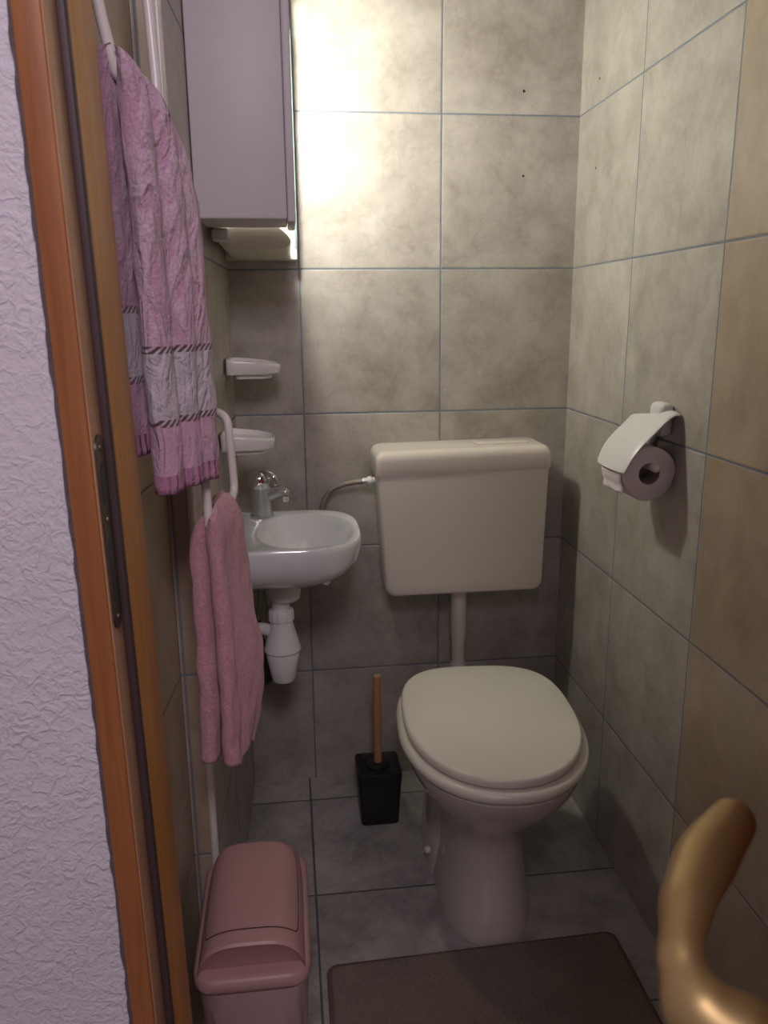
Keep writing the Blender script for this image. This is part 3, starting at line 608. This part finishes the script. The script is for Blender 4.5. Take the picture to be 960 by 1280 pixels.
for i in range(NA):
    for j in range(NY):
        for s_ in (0, 1): b.faces.new((grid[s_, i, j], grid[s_, i + 1, j], grid[s_, i + 1, j + 1], grid[s_, i, j + 1]))
    for j in (0, NY): b.faces.new((grid[0, i, j], grid[0, i + 1, j], grid[1, i + 1, j], grid[1, i, j]))
for j in range(NY):
    for i in (0, NA): b.faces.new((grid[0, i, j], grid[0, i, j + 1], grid[1, i, j + 1], grid[1, i, j]))
fin('cover', b, M_white, rh, ang=50)
b = bmesh.new(); tube(b, [(0.803, -0.633, 0.9885), (0.803, -0.600, 0.9885), (0.803, -0.512, 0.9885)], 0.0078, N=20, roundcap=True); fin('spindle', b, M_white, rh)
b = bmesh.new(); tube(b, [(0.842, -0.560, 1.060), (0.845, -0.520, 1.02), (0.830, -0.510, 0.995), (0.803, -0.512, 0.9885)], 0.006, N=14); fin('arm', b, M_white, rh)
tr_ = empty('toilet_roll', tuple(rc - Vector((0, 0, 0.048))), 'white toilet paper roll hanging under the covered holder', 'toilet roll')
b = bmesh.new(); N = 64; rings = []
def rollring(r, y, wob=0.0): return [Vector((rc.x + (r + wob * math.sin(3 * a + 0.5) + wob * 0.6 * math.sin(5 * a)) * math.cos(a), y, rc.z + (r + wob * math.sin(3 * a + 0.5)) * math.sin(a))) for a in [2 * PI * k / N for k in range(N)]]
rings = [rollring(0.0205, -0.6205), rollring(0.049, -0.621, 0.0008), rollring(0.0515, -0.6185, 0.001), rollring(0.0518, -0.61, 0.001), rollring(0.0518, -0.53, 0.001), rollring(0.0515, -0.521, 0.001), rollring(0.0205, -0.520)]
loft(b, rings, False, False); fin('paper', b, M_paper, tr_, ang=50)
b = bmesh.new(); rings = [rollring(0.0208, -0.6208), rollring(0.0195, -0.6208), rollring(0.0195, -0.5198), rollring(0.0208, -0.5198)]; vr = loft(b, rings, False, False); fin('cardboard_core', b, M_card, tr_)
# loose end of the paper
b = bmesh.new(); pts = []
for i in range(13):
    q = i / 12; ang = math.radians(178 + 40 * q)
    if q < 0.75: p = Vector((rc.x + 0.0532 * math.cos(ang), 0, rc.z + 0.0532 * math.sin(ang)))
    else: p = Vector((rc.x + 0.0532 * math.cos(ang) - 0.006 * (q - 0.75) / 0.25, 0, rc.z + 0.0532 * math.sin(ang) - 0.006 * (q - 0.75) / 0.25))
    pts.append(p)
g = []
for q in range(7):
    yy = -0.616 + 0.092 * q / 6; g.append([b.verts.new(Vector((p.x, yy, p.z + 0.002 * math.sin(q * 2.1) * (i / 12)))) for i, p in enumerate(pts)])
for a, c in zip(g[:-1], g[1:]):
    for i in range(12): b.faces.new((a[i], a[i + 1], c[i + 1], c[i]))
o = fin('loose_sheet', b, M_paper, tr_); sm = o.modifiers.new('t', 'SOLIDIFY'); sm.thickness = 0.0006

# ------------------------------------------------------------------ towel rails
def rail(name, loc, label, pathpts, r, ros):
    e = empty(name, loc, label, 'towel rail')
    b = bmesh.new(); tube(b, pathpts, r, N=18, n=8); fin('loop', b, M_rail, e)
    for (c, ax) in ros:
        b = bmesh.new(); lathe(b, [(0.013, 0.0005), (0.013, 0.004), (0.009, 0.009), (0.0065, 0.011)], c, 24, axis=ax); fin('wall_flange', b, M_rail, e)
    return e
def nwx(y): return -0.0655 - 0.0789 * (-0.738 - y)
Rl = 0.0062
rail('towel_rail', (nwx(-0.94), -0.86, 1.0), 'off-white tubular towel rail loop holding the plain pink hand towel',
     [(nwx(-0.945), -0.945, 1.160), (-0.03, -0.945, 1.160), (0.004, -0.946, 1.154), (0.015, -0.947, 1.13), (0.018, -0.948, 1.06), (0.0195, -0.948, 1.005), (0.022, -0.942, 0.992), (0.033, -0.88, 0.996), (0.042, -0.815, 1.004), (0.0445, -0.800, 1.014), (0.0440, -0.797, 1.04), (0.0415, -0.795, 1.095), (0.038, -0.790, 1.118), (0.024, -0.780, 1.128), (0.0, -0.765, 1.128), (-0.024, -0.748, 1.126)], Rl,
     [((nwx(-0.945), -0.945, 1.160), (1, 0, 0))])
rail('towel_rail', (nwx(-1.0), -0.95, 1.5), 'off-white tubular towel rail loop near the door frame holding the patterned bath towel',
     [(nwx(-1.075), -1.080, 1.72), (-0.066, -1.078, 1.70), (-0.052, -1.074, 1.63), (-0.043, -1.066, 1.565), (-0.0365, -1.056, 1.528), (-0.033, -1.045, 1.517), (-0.020, -1.01, 1.511), (-0.010, -0.980, 1.510), (-0.0065, -0.970, 1.522), (-0.0075, -0.968, 1.57), (-0.013, -0.966, 1.65), (-0.035, -0.964, 1.72), (nwx(-0.964), -0.964, 1.735)], Rl,
     [((nwx(-0.964), -0.964, 1.735), (1, 0, 0)), ((nwx(-1.08), -1.080, 1.722), (1, 0, 0))])

# ------------------------------------------------------------------ towels: closed folded sections lofted from hem to ridge
def towel_part(bm, section, zb, zt, ridge, mi, seed=0.0, sway=0.003, bot=None, n=80, top=0.10):
    """section: closed plan outline. zb, zt = hem / ridge height at plan position; ridge(y) = x of the rail"""
    P = crom([(x, y, 0) for x, y in section], 8, True); L = []
    for k in range(n + 1):
        q = k / n; q = 1 - (1 - q) ** 1.25; ringp = []
        for i, p in enumerate(P):
            y = p.y; x = p.x; z0 = zb(x, y); z = z0 + (zt(x, y) - z0) * q
            up = max(0.0, (q - (1 - top)) / top); t = 1 - math.sqrt(max(0.0, 1 - up ** 2))
            x += sway * noise.noise(Vector((y * 16 + seed, z * 5.0, seed))) * (1 - up) * 1.6
            yy = y + 0.006 * noise.noise(Vector((y * 10 + seed, z * 4.0, seed + 5)))
            w = noise.noise(Vector((y * 45 + x * 40, z * 26, seed + 9))); x += 0.0030 * w; 
            if bot: x, yy = bot(x, yy, q)
            rx = ridge(x, y); x = x + (rx - x) * t
            if q < 0.012: x += (rx - x) * 0.02
            ringp.append(Vector((x, yy, z)))
        L.append(ringp)
    s0 = len(bm.faces); vr = loft(bm, L, True, True)
    bm.faces.ensure_lookup_table()
    for f in bm.faces[s0:]: f.material_index = mi
M_tf = terry('pink_towelling_front', (0.66, 0.395, 0.52), (0.74, 0.55, 0.65), (1.232, 1.149), band_col=(0.60, 0.53, 0.58), emboss=1.6, hem=1.088, hemcol=(0.58, 0.24, 0.40))
M_tb = terry('pink_towelling_back', (0.56, 0.32, 0.44), (0.62, 0.42, 0.52), (1.277, 1.198), band_col=(0.54, 0.48, 0.54), emboss=1.0, hem=1.135, hemcol=(0.50, 0.20, 0.33))
M_hand = terry('plain_pink_towelling', (0.66, 0.315, 0.365), (0.72, 0.40, 0.43), None)
bm_ = bmesh.new()
front = [(-0.034, -1.044), (-0.033, -1.060), (-0.024, -1.073), (-0.011, -1.074), (-0.002, -1.062), (-0.001, -1.046), (-0.006, -1.034), (0.001, -1.026), (0.012, -1.020), (0.019, -1.008), (0.020, -0.996), (0.017, -0.988), (0.023, -0.980), (0.032, -0.968), (0.0355, -0.950), (0.033, -0.938), (0.025, -0.942), (0.012, -0.962), (0.000, -0.985), (-0.012, -1.008), (-0.024, -1.030)]
def along(x, y): return min(1.0, max(0.0, ((x + 0.030) * 0.55 + (y + 1.06) * 0.83) / 0.135))
def zt(x, y): a = along(x, y); return 1.540 - 0.022 * a - 0.085 * max(0, a - 0.45) ** 1.3
def wide(x, y, q):
    w = 1 - q; a = along(x, y); s_ = max(0.0, q - 0.70) / 0.30
    return x - 0.020 * a * s_ ** 1.3 + 0.003 * w, y
towel_part(bm_, front, lambda x, y: 1.066 - 0.004 * along(x, y), zt, lambda x, y: -0.032 + 0.030 * along(x, y), 0, 1.0, bot=wide)
back = [(-0.074, -1.060), (-0.060, -1.072), (-0.046, -1.068), (-0.039, -1.050), (-0.034, -1.032), (-0.022, -1.008), (-0.010, -0.985), (0.000, -0.962), (0.004, -0.945), (-0.006, -0.938), (-0.020, -0.950), (-0.034, -0.975), (-0.052, -1.000), (-0.068, -1.030)]
towel_part(bm_, back, lambda x, y: 1.110, lambda x, y: zt(x, y) + 0.004, lambda x, y: -0.036 + 0.030 * along(x, y), 1, 6.0, sway=0.002)
ot = fin('bath_towel', bm_, [M_tf, M_tb], ang=180); tag(ot, 'lilac pink leaf-embossed bath towel with rope-striped band, folded over the rail by the door frame', 'towel')
bm_ = bmesh.new()
hf = [(0.016, -0.948), (0.021, -0.962), (0.032, -0.964), (0.040, -0.950), (0.041, -0.936), (0.038, -0.926), (0.045, -0.914), (0.056, -0.895), (0.0655, -0.868), (0.0690, -0.845), (0.064, -0.832), (0.056, -0.838), (0.046, -0.862), (0.034, -0.895), (0.024, -0.925)]
def al2(x, y): return min(1.0, max(0.0, ((x - 0.018) * 0.4 + (y + 0.955) * 0.9) / 0.125))
def hb(x, y, q):
    w = 1 - q; a = al2(x, y)
    x += a * (-0.012 + 0.016 * math.exp(-((w - 0.66) / 0.22) ** 2) + 0.006 * w) + 0.004 * w; x -= 0.010 * a * max(0, w - 0.85) / 0.15
    return x, y - 0.012 * w * a
def ztl(x, y): a = al2(x, y); return 1.008 + 0.016 * math.sin(a * 2.6) - 0.018 * max(0, a - 0.75) / 0.25
towel_part(bm_, hf, lambda x, y: 0.634 - 0.012 * al2(x, y) + 0.008 * math.sin(al2(x, y) * 9.0 + 2.4), ztl, lambda x, y: 0.022 + 0.020 * al2(x, y), 0, 3.0, bot=hb)
hbk = [(-0.008, -0.944), (0.002, -0.954), (0.012, -0.950), (0.018, -0.936), (0.024, -0.915), (0.034, -0.885), (0.044, -0.855), (0.050, -0.835), (0.040, -0.832), (0.026, -0.850), (0.010, -0.880), (-0.002, -0.912)]
def hb2(x, y, q): return x - 0.010 * (1 - q) ** 2 + 0.003 * (1 - q), y
towel_part(bm_, hbk, lambda x, y: 0.640, ztl, lambda x, y: 0.018 + 0.020 * al2(x, y), 0, 8.0, bot=hb2, top=0.16)
ot = fin('hand_towel', bm_, [M_hand], ang=180); tag(ot, 'plain dusty pink hand towel folded over the lower rail beside the hand basin', 'towel')

# ------------------------------------------------------------------ toilet brush
br = empty('toilet_brush', (0.326, -0.19, 0), 'black square toilet brush holder with bamboo handle standing left of the toilet', 'toilet brush')
def sq(z, h, r, cx=0.326, cy=-0.190): return crect(z, cx - h, cx + h, cy - h, cy + h, r, 8)
b = bmesh.new(); loft(b, [sq(0.0, 0.045, 0.008), sq(0.004, 0.048, 0.010), sq(0.10, 0.0535, 0.011), sq(0.144, 0.0565, 0.012), sq(0.148, 0.0550, 0.011), sq(0.1485, 0.050, 0.010), sq(0.1455, 0.047, 0.010), sq(0.146, 0.020, 0.010)]); fin('brush_pot', b, M_black, br, ang=45)
b = bmesh.new(); lathe(b, [(0.030, 0.144), (0.030, 0.149), (0.020, 0.153), (0.012, 0.156)], (0.326, -0.19, 0), 32); fin('lid_collar', b, M_black, br)
b = bmesh.new(); lathe(b, [(0.0102, 0.150), (0.0102, 0.391), (0.0094, 0.393)], (0.326, -0.19, 0), 28)
hh = fin('handle', b, M_bamboo, br, label='bamboo handle')
b = bmesh.new(); lathe(b, [(0.0094, 0.3930), (0.0092, 0.3936)], (0.326, -0.19, 0), 28); fin('handle_end', b, M_bamboo_end, hh)

# ------------------------------------------------------------------ bath mat
def mat_mat():
    m, nt, b = newmat('brown_plush_pile'); K = NT(nt); tc = nt.nodes.new('ShaderNodeTexCoord'); o = tc.outputs['Object']
    f = K.m('MULTIPLY_ADD', K.m('SUBTRACT', K.noise(o, 7, 4, 0.6), 0.5), 2.2, 0.5, clamp=True); g = K.noise(o, 330, 4, 0.9)
    c = K.mix(f, (0.155, 0.102, 0.085), (0.25, 0.185, 0.13)); c = K.mix(K.m('MULTIPLY_ADD', K.m('SUBTRACT', g, 0.5), 4.5, 0.3, clamp=True), c, (0.40, 0.31, 0.24))
    nt.links.new(c, b.inputs['Base Color']); b.inputs['Roughness'].default_value = 1.0; b.inputs['Specular IOR Level'].default_value = 0.1; b.inputs['Sheen Weight'].default_value = 0.3
    bp = nt.nodes.new('ShaderNodeBump'); bp.inputs['Strength'].default_value = 1.0; bp.inputs['Distance'].default_value = 0.004; nt.links.new(g, bp.inputs['Height']); nt.links.new(bp.outputs['Normal'], b.inputs['Normal']); return m
M_mat = mat_mat(); M_matedge = plain('brown_mat_binding', (0.17, 0.095, 0.085), 0.95, bump=0.6, bscale=300)
def mrect(z, e, r=0.022):
    return [Vector((p.x, p.y + 0.024 * (p.x - 0.165), p.z)) for p in crect(z, 0.165 + e, 0.770 - e, -1.10 + e, -0.679 - e, r - e * 0.5, 10)]
mt = empty('bath_mat', (0.46, -0.89, 0), 'rectangular brown plush mat on the floor tiles in front of the toilet', 'mat')
b = bmesh.new(); loft(b, [mrect(0.0005, 0.001), mrect(0.003, 0.0), mrect(0.007, 0.001), mrect(0.008, 0.008)]); fin('binding', b, M_matedge, mt)
b = bmesh.new(); loft(b, [mrect(0.0065, 0.0075), mrect(0.0095, 0.008), mrect(0.0125, 0.011), mrect(0.0132, 0.016)]); fin('pile', b, M_mat, mt)

# ------------------------------------------------------------------ waste bin
BX0, BX1, BY0, BY1 = -0.036, 0.132, -1.042, -0.770; bcx, bcy = (BX0 + BX1) / 2, (BY0 + BY1) / 2
bn = empty('waste_bin', (bcx, bcy, 0), 'dusty pink swing-lid waste bin with a bin bag, on the floor against the left wall', 'bin')
def br_(z, e, r=0.034): return crect(z, BX0 + e, BX1 - e, BY0 + e, BY1 - e, r, 10)
b = bmesh.new(); loft(b, [br_(0.0, 0.024), br_(0.004, 0.021), br_(0.20, 0.010), br_(0.322, 0.0035), br_(0.322, 0.006), br_(0.10, 0.02)]); fin('bin_body', b, M_pink, bn)
# bin bag overhanging
b = bmesh.new(); R_ = []
for k in range(22):
    q = k / 21; z = 0.318 - 0.17 * q; ringp = []
    base = br_(z, 0.0035 + 0.0135 * q)
    c = Vector((bcx, bcy, z))
    for i, p in enumerate(base):
        d = (p - c).normalized(); a = i / len(base) * 2 * PI
        w = 0.004 + 0.010 * q * (0.5 + 0.5 * math.sin(a * 11 + 2.0 * noise.noise(Vector((a, q * 3, 0))))) + 0.006 * q * noise.noise(Vector((a * 4, q * 6, 3)))
        if p.x < BX0 + 0.03: w *= 0.35
        ringp.append(p + d * w)
    R_.append(ringp)
loft(b, R_, False, False); fin('bin_bag', b, M_bag, bn, ang=180, label='crumpled translucent bag edge')
# hood: rim + barrel vault with flat arched front
b = bmesh.new(); loft(b, [br_(0.321, 0.0), br_(0.323, -0.002), br_(0.337, -0.002), br_(0.342, 0.002), br_(0.343, 0.010)], True, True); hood = fin('bin_hood', b, M_pink, bn, ang=50)
def vault(u, v):
    """u,v in -1..1 -> point on the vaulted lid"""
    hx = (BX1 - BX0) / 2 - 0.006; 
    A = max(0.0, 1 - abs(u) ** 3.6) ** 0.55
    yf, ybk = BY0 + 0.012, BY1 - 0.008
    y = yf + (ybk - yf) * (v + 1) / 2
    bk = min(1.0, (1 - v) / 0.30); Bk = (1 - (1 - bk) ** 2.4) ** 0.6
    z = 0.342 + 0.052 * A * (0.25 + 0.75 * Bk)
    x = bcx + hx * u * (1 - 0.10 * max(0, v) ** 3)
    return Vector((x, y, z))
b = bmesh.new(); NU, NV = 48, 40; gv = [[None] * (NV + 1) for _ in range(NU + 1)]
def uu(i): return math.sin(PI / 2 * (2 * i / NU - 1))
def vv(j): return -1 + 2 * (j / NV) 
for i in range(NU + 1):
    for j in range(NV + 1):
        p = vault(uu(i), vv(j)); 
        gv[i][j] = b.verts.new(p)
for i in range(NU):
    for j in range(NV): b.faces.new((gv[i][j], gv[i + 1][j], gv[i + 1][j + 1], gv[i][j + 1]))
# front face: slopes inward toward the rim
low = []
for i in range(NU + 1):
    p = gv[i][0].co; low.append([b.verts.new(Vector((p.x, p.y - 0.0035, p.z - 0.003 if p.z > 0.346 else p.z))), b.verts.new(Vector((p.x, p.y + 0.002, max(0.342, p.z - 0.010)))), b.verts.new(Vector((p.x, p.y + 0.012, 0.3415)))])
for i in range(NU):
    b.faces.new((gv[i][0], gv[i + 1][0], low[i + 1][0], low[i][0]))
    for k in (0, 1):
        b.faces.new((low[i][k], low[i + 1][k], low[i + 1][k + 1], low[i][k + 1]))
fin('bin_lid', b, M_pink, bn, ang=40)
# flap panel: dark gap line plus raised panel
def flap(off, m_, name, u0, u1, v0, v1, lab=None):
    b = bmesh.new(); n = 28; pts = [[None] * (n + 1) for _ in range(n + 1)]
    for i in range(n + 1):
        for j in range(n + 1):
            s, t = 2 * i / n - 1, 2 * j / n - 1
            # square -> rounded square
            k = 1 - 0.055 * (abs(s) ** 6) * (abs(t) ** 6) * 1.0
            u = (u0 + u1) / 2 + (u1 - u0) / 2 * s * k; v = (v0 + v1) / 2 + (v1 - v0) / 2 * t * k + 0.05 * (1 - s * s) * (1 if t > 0 else 0) * abs(t)
            p = vault(u, v); p.z += off; pts[i][j] = b.verts.new(p)
    for i in range(n):
        for j in range(n): b.faces.new((pts[i][j], pts[i + 1][j], pts[i + 1][j + 1], pts[i][j + 1]))
    o = fin(name, b, m_, bn, ang=60, label=lab); return o
flap(0.0006, M_gap, 'flap_gap', -0.90, 0.90, -0.80, 0.74)
flap(0.0014, M_pink, 'swing_flap', -0.886, 0.886, -0.789, 0.728)
